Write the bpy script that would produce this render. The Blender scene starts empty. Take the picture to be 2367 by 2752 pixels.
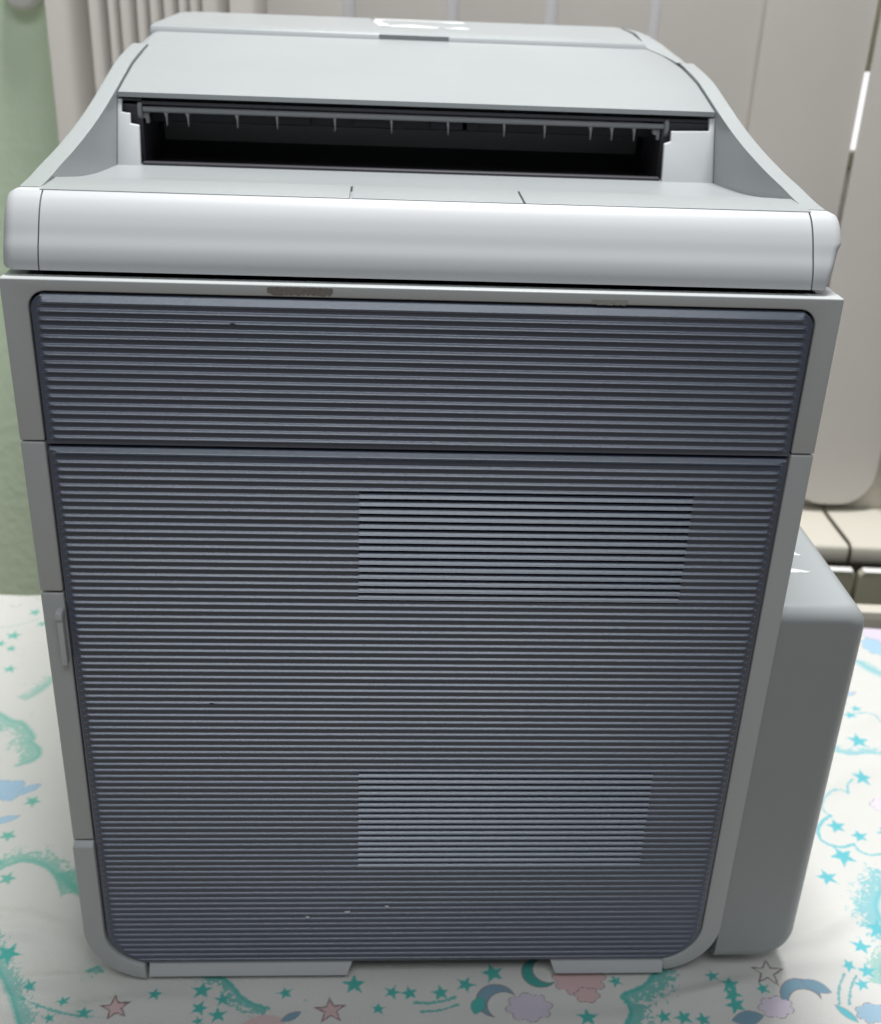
import bpy, bmesh, math, random
import numpy as np
from mathutils import Vector, Matrix

R = math.radians
random.seed(7)
scene = bpy.context.scene
col = scene.collection

# ------------------------------------------------------------------ camera
cam_d = bpy.data.cameras.new("camera")
cam = bpy.data.objects.new("camera", cam_d)
col.objects.link(cam)
scene.camera = cam
yaw, pitch, roll = R(3.6077), R(26.2187), R(2.4239)
fwd = Vector((math.sin(yaw) * math.cos(pitch), math.cos(yaw) * math.cos(pitch), -math.sin(pitch)))
r0 = Vector((math.cos(yaw), -math.sin(yaw), 0.0))
u0 = r0.cross(fwd)
rt = math.cos(roll) * r0 + math.sin(roll) * u0
up = -math.sin(roll) * r0 + math.cos(roll) * u0
M = Matrix((rt, up, -fwd)).transposed().to_4x4()
M.translation = Vector((-0.02693, -0.58981, 0.66202))
cam.matrix_world = M
cam_d.sensor_width = 36.0
cam_d.sensor_fit = 'AUTO'
cam_d.lens = 3100.0 / 2752.0 * 36.0
cam_d.clip_start = 0.02
cam_d.clip_end = 50.0
cam_d.dof.use_dof = True
cam_d.dof.focus_distance = 0.64
cam_d.dof.aperture_fstop = 10.0

# ------------------------------------------------------------------ world and lamps
world = bpy.data.worlds.new("World")
scene.world = world
world.use_nodes = True
bg = world.node_tree.nodes["Background"]
bg.inputs[0].default_value = (0.93, 0.97, 1.0, 1)
bg.inputs[1].default_value = 0.15

def lamp(name, loc, target, sx, sy, power, color):
    d = bpy.data.lights.new(name, 'AREA')
    d.shape = 'RECTANGLE'
    d.size, d.size_y = sx, sy
    d.energy = power
    d.color = color
    o = bpy.data.objects.new(name, d)
    o.location = loc
    o.rotation_euler = (Vector(target) - Vector(loc)).to_track_quat('-Z', 'Y').to_euler()
    col.objects.link(o)
    return o

lamp("ceiling_lamp", (0.20, 0.50, 2.6), (0.20, 0.50, 0.0), 0.8, 0.30, 82.0, (0.985, 0.985, 0.98))
lamp("ceiling_lamp", (-0.05, -1.55, 2.6), (-0.05, -1.55, 0.0), 2.0, 1.00, 30.0, (0.93, 0.97, 1.0))

scene.view_settings.view_transform = 'Standard'
scene.view_settings.look = 'None'
scene.view_settings.exposure = 0.0
scene.view_settings.gamma = 1.0

# ------------------------------------------------------------------ materials
def mat(name, color, rough=0.5, spec=0.5, bump=None, vary=None, sheen=0.0, emit=None):
    """bump = (scale, strength, distance); vary = (scale, amount)"""
    m = bpy.data.materials.new(name)
    m.use_nodes = True
    nt = m.node_tree
    b = nt.nodes["Principled BSDF"]
    b.inputs["Base Color"].default_value = (*color, 1)
    b.inputs["Roughness"].default_value = rough
    b.inputs["Specular IOR Level"].default_value = spec
    if sheen:
        b.inputs["Sheen Weight"].default_value = sheen
    tc = nt.nodes.new("ShaderNodeTexCoord")
    if vary:
        n = nt.nodes.new("ShaderNodeTexNoise")
        n.inputs["Scale"].default_value = vary[0]
        n.inputs["Detail"].default_value = 5
        nt.links.new(tc.outputs["Object"], n.inputs["Vector"])
        mx = nt.nodes.new("ShaderNodeMix")
        mx.data_type = 'RGBA'
        a = vary[1]
        mx.inputs[6].default_value = (*[c * (1 - a) for c in color], 1)
        mx.inputs[7].default_value = (*[min(1, c * (1 + a)) for c in color], 1)
        nt.links.new(n.outputs["Fac"], mx.inputs[0])
        nt.links.new(mx.outputs[2], b.inputs["Base Color"])
        rr = nt.nodes.new("ShaderNodeMapRange")
        rr.inputs[3].default_value = rough - 0.06
        rr.inputs[4].default_value = rough + 0.06
        nt.links.new(n.outputs["Fac"], rr.inputs[0])
        nt.links.new(rr.outputs[0], b.inputs["Roughness"])
    if bump:
        n2 = nt.nodes.new("ShaderNodeTexNoise")
        n2.inputs["Scale"].default_value = bump[0]
        n2.inputs["Detail"].default_value = 2
        nt.links.new(tc.outputs["Object"], n2.inputs["Vector"])
        bp = nt.nodes.new("ShaderNodeBump")
        bp.inputs["Strength"].default_value = bump[1]
        bp.inputs["Distance"].default_value = bump[2]
        nt.links.new(n2.outputs["Fac"], bp.inputs["Height"])
        nt.links.new(bp.outputs["Normal"], b.inputs["Normal"])
    if emit:
        b.inputs["Emission Color"].default_value = (*emit[0], 1)
        b.inputs["Emission Strength"].default_value = emit[1]
    return m

LIGHT = mat("light_grey_plastic", (0.322, 0.342, 0.348), 0.36, 0.45, (1500, 0.25, 0.0004), (9, 0.03))
BUMPER = mat("brightened_grey_plastic", (0.51, 0.525, 0.54), 0.48, 0.3, (1900, 0.12, 0.0003), (9, 0.02))  # paler copy of the grey plastic; extra light on these parts is in the colour
FRAME = mat("grey_plastic", (0.46, 0.478, 0.48), 0.42, 0.45, (1700, 0.25, 0.0004), (8, 0.04))
PANEL = mat("slate_plastic", (0.064, 0.076, 0.116), 0.31, 1.0, (1800, 0.25, 0.0004), (16, 0.14))
_b = PANEL.node_tree.nodes["Principled BSDF"]
_b.inputs["Coat Weight"].default_value = 0.75
_b.inputs["Specular Tint"].default_value = (0.90, 0.94, 1.0, 1)
_b.inputs["Coat Tint"].default_value = (0.94, 0.97, 1.0, 1)
_b.inputs["Coat Roughness"].default_value = 0.28
DARK = mat("black_plastic", (0.018, 0.017, 0.02), 0.55, 0.3)
CHARCOAL = mat("charcoal_plastic", (0.045, 0.043, 0.05), 0.5, 0.4)
RODM = mat("grey_roller_plastic", (0.20, 0.203, 0.21), 0.45, 0.4, (900, 0.2, 0.0003))
RESIDUE = mat("white_glue_residue", (0.74, 0.75, 0.75), 0.35, 0.5, (300, 0.4, 0.0006))
SCUFF = mat("worn_grey_scuff", (0.20, 0.185, 0.17), 0.7, 0.3, (700, 0.7, 0.0006), (420, 0.35))
SCUFF2 = mat("faint_grey_scuff", (0.34, 0.335, 0.32), 0.7, 0.3, (700, 0.7, 0.0006), (420, 0.25))
RUBBER = mat("black_rubber", (0.02, 0.02, 0.02), 0.8, 0.2)
WALLG = mat("green_wall_paint", (0.80, 0.97, 0.72), 0.8, 0.25, (70, 0.35, 0.003), (34, 0.07))
SLAT = mat("beige_blind_fabric", (0.64, 0.605, 0.565), 0.85, 0.1, (900, 0.4, 0.0004), (6, 0.05))
BACKLIT = mat("backlit_fabric_tint", (0.80, 0.80, 0.82), 0.9, 0.1, (700, 0.3, 0.0003))  # pale colour stands in for light passing through overlapping louvres
CREAM = mat("cream_paint", (0.58, 0.55, 0.475), 0.55, 0.35, (20, 0.2, 0.002), (5, 0.04))
OLIVE = mat("olive_grey_enamel", (0.36, 0.355, 0.27), 0.45, 0.4, (25, 0.2, 0.001), (7, 0.06))
WHITEP = mat("white_plastic", (0.82, 0.82, 0.80), 0.4, 0.5, (30, 0.1, 0.001))
CHAIN = mat("brown_cord", (0.05, 0.042, 0.025), 0.7, 0.3)
WOOD = mat("table_board", (0.30, 0.22, 0.14), 0.6, 0.3, (80, 0.3, 0.001), (6, 0.2))
FLOOR = mat("floor_linoleum", (0.33, 0.27, 0.20), 0.5, 0.4, (40, 0.2, 0.001), (3, 0.12))
GLASS = mat("window_daylight", (0.5, 0.5, 0.5), 0.3, 0.5, emit=((0.97, 0.97, 1.0), 1.0))

# ------------------------------------------------------------------ mesh helpers
def link(name, me, m, parent=None, smooth=None):
    if smooth is not None:
        me.polygons.foreach_set("use_smooth", [True] * len(me.polygons))
        me.set_sharp_from_angle(angle=R(smooth))
    if m is not None:
        me.materials.append(m)
    o = bpy.data.objects.new(name, me)
    col.objects.link(o)
    if parent is not None:
        o.parent = parent
    return o

def finish(name, bm, m, parent=None, smooth=32, bevel=0.0, seg=3, bev_angle=25):
    bmesh.ops.remove_doubles(bm, verts=bm.verts, dist=1e-6)
    bmesh.ops.recalc_face_normals(bm, faces=bm.faces)
    if bevel:
        es = [e for e in bm.edges if len(e.link_faces) == 2 and e.calc_face_angle(0) > R(bev_angle)]
        bmesh.ops.bevel(bm, geom=es, offset=bevel, segments=seg, profile=0.5, affect='EDGES', clamp_overlap=True)
    me = bpy.data.meshes.new(name)
    bm.to_mesh(me)
    bm.free()
    return link(name, me, m, parent, smooth)

def box_bm(x0, x1, y0, y1, z0, z1, bm=None):
    bm = bm or bmesh.new()
    v = [bm.verts.new(p) for p in ((x0, y0, z0), (x1, y0, z0), (x1, y1, z0), (x0, y1, z0),
                                   (x0, y0, z1), (x1, y0, z1), (x1, y1, z1), (x0, y1, z1))]
    for f in ((0, 3, 2, 1), (4, 5, 6, 7), (0, 1, 5, 4), (1, 2, 6, 5), (2, 3, 7, 6), (3, 0, 4, 7)):
        bm.faces.new([v[i] for i in f])
    return bm

def box(name, x0, x1, y0, y1, z0, z1, m, parent=None, bevel=0.0):
    return finish(name, box_bm(x0, x1, y0, y1, z0, z1), m, parent, bevel=bevel)

def prism_bm(pts, axis, a, b, bm=None):
    """pts: 2D loop. axis 'Y': pts are (x,z); axis 'X': pts are (y,z); axis 'Z': pts are (x,y)"""
    bm = bm or bmesh.new()
    def P(p, t):
        if axis == 'Y': return (p[0], t, p[1])
        if axis == 'X': return (t, p[0], p[1])
        return (p[0], p[1], t)
    A = [bm.verts.new(P(p, a)) for p in pts]
    B = [bm.verts.new(P(p, b)) for p in pts]
    bm.faces.new(A)
    bm.faces.new(list(reversed(B)))
    n = len(pts)
    for i in range(n):
        j = (i + 1) % n
        bm.faces.new((A[i], B[i], B[j], A[j]))
    return bm

def prism(name, pts, axis, a, b, m, parent=None, bevel=0.0, seg=3, smooth=32, bev_angle=25):
    return finish(name, prism_bm(pts, axis, a, b), m, parent, bevel=bevel, seg=seg, smooth=smooth, bev_angle=bev_angle)

def arc(cx, cy, r, a0, a1, n=10):
    return [(cx + r * math.cos(R(a0 + (a1 - a0) * i / n)), cy + r * math.sin(R(a0 + (a1 - a0) * i / n))) for i in range(n + 1)]

def loft_bm(sections, cap=True):
    bm = bmesh.new()
    rings = [[bm.verts.new(p) for p in s] for s in sections]
    n = len(rings[0])
    for A, B in zip(rings[:-1], rings[1:]):
        for i in range(n):
            j = (i + 1) % n
            bm.faces.new((A[i], A[j], B[j], B[i]))
    if cap:
        bm.faces.new(list(reversed(rings[0])))
        bm.faces.new(rings[-1])
    return bm

def inset_loop(pts, d):
    """move a counter-clockwise 2D loop inwards by d"""
    out = []
    n = len(pts)
    for i in range(n):
        p0, p1, p2 = Vector(pts[i - 1]), Vector(pts[i]), Vector(pts[(i + 1) % n])
        e1, e2 = (p1 - p0).normalized(), (p2 - p1).normalized()
        n1, n2 = Vector((-e1.y, e1.x)), Vector((-e2.y, e2.x))
        b = (n1 + n2)
        b = b.normalized() if b.length > 1e-6 else n1
        k = d / max(0.5, b.dot(n1))
        q = p1 + b * k
        out.append((q.x, q.y))
    return out

def thing(name, label, cat, loc=(0, 0, 0), rz=0.0, group=None):
    o = bpy.data.objects.new(name, None)
    o.empty_display_size = 0.05
    o.location = loc
    o.rotation_euler = (0, 0, rz)
    col.objects.link(o)
    o["label"] = label
    o["category"] = cat
    if group:
        o["group"] = group
    return o

def structure(o):
    o["kind"] = "structure"
    return o

def interp(prof, y):
    ys = [p[0] for p in prof]
    zs = [p[1] for p in prof]
    return float(np.interp(y, ys, zs))

# ------------------------------------------------------------------ the room
TW = R(-3.4)                       # the wall and the table stand slightly askew to the printer
ct, st = math.cos(TW), math.sin(TW)

def wall_frame(name_obj, y0):
    name_obj.location = (0, y0, 0)
    name_obj.rotation_euler = (0, 0, TW)
    return name_obj

floor = structure(box("floor", -3, 3, -3, 3, -0.80, -0.75, FLOOR))
wall = structure(box("wall", -3.0, -0.36, 0, 0.12, -0.75, 1.95, WALLG))
wall_frame(wall, 0.905)
niche = structure(box("window_wall", -0.355, 3.0, 0, 0.16, -0.75, 0.10, CREAM))
wall_frame(niche, 0.866)

win = thing("window", "pale window glazing glimpsed through the gaps between the blind slats", "window", (0, 0.93, 0), TW)
box("window_frame", -0.355, 1.2, -0.012, 0.03, 0.102, 0.16, WHITEP, win, 0.003)
box("window_sill", 0.4985, 1.2, -0.185, -0.0645, -0.047, -0.020, CREAM, win, 0.006)
box("window_pane", -0.355, 1.2, 0.005, 0.012, 0.4475, 0.5405, GLASS, win)
box("window_pane", -0.355, 1.2, 0.005, 0.012, 0.6405, 1.90, GLASS, win)
box("transom", -0.355, 1.2, -0.012, 0.020, 0.541, 0.640, OLIVE, win, 0.003)
box("transom", -0.355, 1.2, -0.012, 0.020, 0.425, 0.447, OLIVE, win, 0.003)
box("lower_panel", -0.355, 1.2, 0.002, 0.014, 0.161, 0.4245, WHITEP, win)

# white round fixture high on the green wall
fx = thing("wall_fixture", "round white fixture mounted on the green wall beside the blinds", "wall fixture", (-0.4500, 0.9305, 0.595), TW)
sec = []
for rr, yy in ((0.0232, 0.0), (0.0232, -0.012), (0.022, -0.018), (0.018, -0.022), (0.008, -0.024)):
    sec.append([(rr * math.cos(a), yy, rr * math.sin(a)) for a in [2 * math.pi * i / 40 for i in range(40)]])
finish("cover", loft_bm(sec), WHITEP, fx)
sec = [[(rr * math.cos(a), yy, rr * math.sin(a)) for a in [2 * math.pi * i / 40 for i in range(40)]] for rr, yy in ((0.0240, 0.004), (0.0240, 0.0001))]
finish("base_ring", loft_bm(sec), WHITEP, fx)

# vertical blinds
blind = thing("vertical_blind", "beige fabric vertical blind hanging behind the grey printer", "window blind", (0, 0.85, 0), TW)

def slat(x0, y0, x1, y1, zb, rad, bow=0.004, ztop=1.85):
    """one fabric louvre: rounded bottom corners, gentle bow across its width"""
    bm = bmesh.new()
    n = 14
    L = math.hypot(x1 - x0, y1 - y0)
    tx, ty = (x1 - x0) / L, (y1 - y0) / L
    nx, ny = ty, -tx
    cols = []
    for i in range(n + 1):
        f = i / n
        # denser near the ends
        s = L * (0.5 - 0.5 * math.cos(math.pi * f))
        dd = min(s, L - s)
        zlow = zb + (rad - math.sqrt(max(0, rad * rad - (rad - dd) ** 2)) if dd < rad else 0.0)
        b = bow * (1 - (2 * s / L - 1) ** 2)
        c = []
        for z in (zlow, max(zlow + 0.004, zb + 0.055), zb + 0.30, zb + 0.9, ztop):
            w = 0.0015 * math.sin(z * 5 + x0 * 40) * (s / L)
            c.append((x0 + tx * s + nx * (b + w), y0 + ty * s + ny * (b + w), z))
        cols.append(c)
    th = 0.0011
    F = [[bm.verts.new(p) for p in c] for c in cols]
    B = [[bm.verts.new((p[0] - nx * th, p[1] - ny * th, p[2])) for p in c] for c in cols]
    k = len(cols[0])
    for i in range(n):
        for j in range(k - 1):
            bm.faces.new((F[i][j], F[i + 1][j], F[i + 1][j + 1], F[i][j + 1]))
            bm.faces.new((B[i][j], B[i][j + 1], B[i + 1][j + 1], B[i + 1][j]))
        bm.faces.new((F[i][0], B[i][0], B[i + 1][0], F[i + 1][0]))
        bm.faces.new((F[i][k - 1], F[i + 1][k - 1], B[i + 1][k - 1], B[i][k - 1]))
    for i in (0, n):
        for j in range(k - 1):
            bm.faces.new((F[i][j], F[i][j + 1], B[i][j + 1], B[i][j]))
    o = finish("slat", bm, SLAT, blind, smooth=40)
    return o

# the louvres drawn together on the left, edge-on and overlapping
lefts = [-0.411, -0.361, -0.339, -0.325, -0.306, -0.291, -0.275, -0.258, -0.245, -0.231, -0.200]
for i, x in enumerate(lefts):
    w = 0.055 if i == 0 else 0.046
    slat(x, -0.010, x + w, 0.026 + 0.002 * (i % 3), 0.0, 0.012, 0.003)
# the open louvres
flat = [(-0.158, -0.072), (-0.057, 0.0462), (0.0605, 0.1590), (0.1731, 0.2785), (0.2902, 0.4085), (0.4094, 0.5372), (0.5402, 0.6535), (0.664, 0.777)]
for i, (a, b) in enumerate(flat):
    if i == 4:
        slat(a, -0.004, b + 0.004, 0.006, -0.006, 0.045)
    else:
        slat(a, -0.004, b, 0.002 if i != 5 else 0.006, -0.0075, 0.045)
# pale strips added between louvres: window light through the fabric put into the colour
for a, b in ((-0.076, -0.053), (0.0420, 0.0650), (0.1550, 0.1772), (0.2745, 0.2942)):
    box("backlight_strip", a, b, 0.0105, 0.0115, 0.13, 1.85, BACKLIT, blind)
# links of cord under the hems
def spline3(pts, n=5):
    P = [Vector(p) for p in pts]
    out = []
    for i in range(len(P) - 1):
        p0, p1, p2, p3 = P[max(i - 1, 0)], P[i], P[i + 1], P[min(i + 2, len(P) - 1)]
        for k in range(n):
            t = k / n
            out.append(0.5 * ((2 * p1) + (-p0 + p2) * t + (2 * p0 - 5 * p1 + 4 * p2 - p3) * t * t + (-p0 + 3 * p1 - 3 * p2 + p3) * t ** 3))
    return out + [P[-1]]

def tube_bm(path, r, n=8):
    secs = []
    for i, p in enumerate(path):
        p = Vector(p)
        d = (Vector(path[min(i + 1, len(path) - 1)]) - Vector(path[max(i - 1, 0)])).normalized()
        a = d.orthogonal().normalized()
        b = d.cross(a)
        secs.append([tuple(p + r * (math.cos(2 * math.pi * k / n) * a + math.sin(2 * math.pi * k / n) * b)) for k in range(n)])
    # keep frames consistent
    return loft_bm(secs)
path = spline3([(0.5905, 0.004, 0.004), (0.5905, 0.000, -0.012), (0.5912, -0.012, -0.0178), (0.5930, -0.050, -0.0180), (0.5955, -0.092, -0.0180), (0.5970, -0.1035, -0.0210), (0.5975, -0.1075, -0.030), (0.5970, -0.1075, -0.050)])
finish("pull_cord", tube_bm(path, 0.0022), CHAIN, blind)

# radiator under the window
rad = thing("radiator", "olive grey heating radiator standing under the window behind the table", "radiator", (0, 0.70, 0), TW)
for k in range(-1, 4):
    xa = 0.5875 + 0.0855 * k
    pts = [(xa - 0.0825, -0.50), (xa - 0.0025, -0.50), (xa - 0.0025, -0.043)] + arc(xa - 0.0085, -0.041, 0.006, 0, 90, 4) + arc(xa - 0.0765, -0.041, 0.006, 90, 180, 4) + [(xa - 0.0825, -0.043)]
    prism("section", pts, 'Y', 0.0, 0.012, CREAM if False else OLIVE, rad, bevel=0.0015)
    prism("section_rim", [(xa - 0.0785, -0.0345), (xa - 0.0065, -0.0345), (xa - 0.0065, -0.0325), (xa - 0.0785, -0.0325)], 'Y', -0.001, 0.010, WHITEP, rad, bevel=0.0006)
box("core", 0.33, 0.93, 0.016, 0.06, -0.52, -0.115, DARK, rad)
# cream board just behind the cloth
board = box("back_board", 0.20, 1.0, 0.0, 0.018, -0.40, 0.0035, CREAM, None, 0.0012)
board.location = (0, 0.5365, 0)
board.rotation_euler = (0, 0, TW)
board["label"] = "cream painted board upright behind the patterned cloth on the right"
board["category"] = "board"

# the table under the cloth
table = thing("table", "plain wooden table hidden beneath the printed white cloth", "table", (0, 0, -0.75), TW)
box("tabletop", -0.86, 0.86, 0.045, 0.486, 0.715, 0.7455, WOOD, table, 0.003)
for sx in (-0.80, 0.80):
    for sy in (0.09, 0.43):
        box("leg", sx - 0.025, sx + 0.025, sy - 0.025, sy + 0.025, 0.0, 0.7149, WOOD, table, 0.002)

# ------------------------------------------------------------------ the printed cloth
TEAL = np.array((0.19, 0.52, 0.43))
TEALD = np.array((0.10, 0.47, 0.42))
CYAN = np.array((0.15, 0.52, 0.58))
PINK = np.array((0.70, 0.50, 0.50))
INK = np.array((0.25, 0.17, 0.18))
BLUE = np.array((0.40, 0.58, 0.72))
SLATEB = np.array((0.22, 0.36, 0.45))
LILAC = np.array((0.68, 0.62, 0.72))
WHITE = np.array((0.69, 0.685, 0.655))

def vnoise(x, y, s, seed=0):
    """cheap value noise 0..1"""
    xs, ys = x * s + seed * 17.3, y * s + seed * 9.1
    xi, yi = np.floor(xs).astype(np.int64), np.floor(ys).astype(np.int64)
    fx_, fy_ = xs - xi, ys - yi
    fx_, fy_ = fx_ * fx_ * (3 - 2 * fx_), fy_ * fy_ * (3 - 2 * fy_)
    def h(a, b):
        v = (a * 374761393 + b * 668265263 + seed * 974711) & 0x7fffffff
        v = ((v ^ (v >> 13)) * 1274126177) & 0x7fffffff
        return ((v ^ (v >> 16)) & 0xffff) / 65535.0
    return (h(xi, yi) * (1 - fx_) + h(xi + 1, yi) * fx_) * (1 - fy_) + (h(xi, yi + 1) * (1 - fx_) + h(xi + 1, yi + 1) * fx_) * fy_

class Print:
    def __init__(s, x, y):
        s.x, s.y = x, y
        s.c = np.tile(WHITE, (len(x), 1))
    def near(s, cx, cy, r):
        return np.nonzero((np.abs(s.x - cx) < r) & (np.abs(s.y - cy) < r))[0]
    def put(s, idx, a, colr):
        a = np.clip(a, 0, 1)[:, None]
        s.c[idx] = s.c[idx] * (1 - a) + colr * a
    def star_d(s, X, Y, r, rot):
        """signed distance (approx) of a five-pointed star"""
        ang = np.arctan2(Y, X) - rot
        k = 2 * math.pi / 5
        ang = np.abs((ang + k / 2) % k - k / 2)
        rad_ = np.hypot(X, Y)
        px, py = rad_ * np.cos(ang), rad_ * np.sin(ang)
        ax, ay = r, 0.0
        bx, by = 0.42 * r * math.cos(k / 2), 0.42 * r * math.sin(k / 2)
        ex, ey = bx - ax, by - ay
        L = math.hypot(ex, ey)
        return ((px - ax) * ey - (py - ay) * ex) / L
    def star(s, cx, cy, r, colr, rot=None, fill=True, ink=None, ph=0.0):
        i = s.near(cx, cy, r * 1.3)
        if not len(i): return
        rot = R(90 + random.uniform(-25, 25)) if rot is None else rot
        d = s.star_d(s.x[i] - cx, s.y[i] - cy, r, rot)
        d = d + (vnoise(s.x[i], s.y[i], 700, 5) - 0.5) * 0.0009
        tone = 0.88 + 0.12 * vnoise(s.x[i], s.y[i], 900, 2)
        if fill:
            s.put(i, (0.0004 - d) / 0.0007 * tone, colr)
        if ink is not None:
            s.put(i, (0.0008 - np.abs(d)) / 0.0006, ink)
    def line(s, pts, w, colr, strength=1.0, soft=0.0006, stipple=0.0, side=0, spread=0.02, seed=1, taper=False):
        """painted stroke; side = +1/-1 adds a sprayed stipple on one side of it"""
        P = np.array(pts, float)
        # smooth the polyline
        for _ in range(3):
            Q = np.empty((2 * len(P) - 2, 2))
            Q[0::2] = 0.75 * P[:-1] + 0.25 * P[1:]
            Q[1::2] = 0.25 * P[:-1] + 0.75 * P[1:]
            P = np.vstack([P[:1], Q, P[-1:]])
        mrg = w + spread + 0.01
        m = np.nonzero((s.x > P[:, 0].min() - mrg) & (s.x < P[:, 0].max() + mrg) & (s.y > P[:, 1].min() - mrg) & (s.y < P[:, 1].max() + mrg))[0]
        if not len(m): return
        x, y = s.x[m], s.y[m]
        best = np.full(len(m), 9.0)
        sgn = np.zeros(len(m))
        tt = np.zeros(len(m))
        n = len(P) - 1
        for k in range(n):
            a, b = P[k], P[k + 1]
            e = b - a
            L2 = max(1e-12, e @ e)
            t = np.clip(((x - a[0]) * e[0] + (y - a[1]) * e[1]) / L2, 0, 1)
            dx, dy = x - a[0] - t * e[0], y - a[1] - t * e[1]
            dd = np.hypot(dx, dy)
            u = dd < best
            best[u] = dd[u]
            sgn[u] = np.sign(e[0] * dy - e[1] * dx)[u]
            tt[u] = ((k + t) / n)[u]
        ww = w * (np.sin(np.pi * np.clip(tt, 0.06, 0.94)) if taper else 1.0)
        edge = best + (vnoise(x, y, 600, seed) - 0.5) * 0.0012
        s.put(m, strength * np.clip((ww - edge) / soft, 0, 1), colr)
        if side:
            out = np.where(sgn * side > 0, best, 9.0)
            f = np.clip(1 - (out - w * 0.5) / spread, 0, 1)
            f = f * np.clip(np.minimum(tt, 1 - tt) * 14, 0, 1)
            sp = 0.5 * vnoise(x, y, 900, seed + 3) + 0.5 * vnoise(x, y, 420, seed + 8)
            s.put(m, np.clip((f * 0.95 - sp) / 0.10, 0, 1) * 0.9 * strength, colr)
    def cloud(s, cx, cy, r, colr, ink=None, seed=3, lobes=7, sq=0.75):
        """generic scalloped cloud"""
        i = s.near(cx, cy, r * 1.6)
        if not len(i): return
        x, y = s.x[i] - cx, (s.y[i] - cy) / sq
        a = np.arctan2(y, x)
        rr = r * (0.74 + 0.20 * np.abs(np.sin(a * lobes / 2 + seed)))
        d = np.hypot(x, y) - rr
        s.put(i, (0.0003 - d) / 0.0008 * 0.85, colr)
        if ink is not None:
            s.put(i, (0.0006 - np.abs(d)) / 0.0005 * 0.8, ink)
    def moon(s, cx, cy, r, colr, ink, rot):
        i = s.near(cx, cy, r * 1.4)
        if not len(i): return
        x, y = s.x[i] - cx, s.y[i] - cy
        d1 = np.hypot(x, y) - r
        d2 = r * 0.86 - np.hypot(x - 0.52 * r * math.cos(rot), y - 0.52 * r * math.sin(rot))
        d = np.maximum(d1, d2)
        s.put(i, (0.0003 - d) / 0.0006 * 0.9, colr)
        s.put(i, (0.0006 - np.abs(d)) / 0.0005 * 0.85, ink)
    def leaf(s, cx, cy, L, w, rot, colr, ink=None):
        i = s.near(cx, cy, L * 1.2)
        if not len(i): return
        x, y = s.x[i] - cx, s.y[i] - cy
        u = x * math.cos(rot) + y * math.sin(rot)
        v = -x * math.sin(rot) + y * math.cos(rot)
        d = np.abs(v) - w * np.clip(1 - (u / L) ** 2, 0, 1)
        d = np.where(np.abs(u) > L, 9, d)
        s.put(i, (0.0003 - d) / 0.0006 * 0.85, colr)
        if ink is not None:
            s.put(i, (0.0005 - np.abs(d)) / 0.0005 * 0.7, ink)

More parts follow.
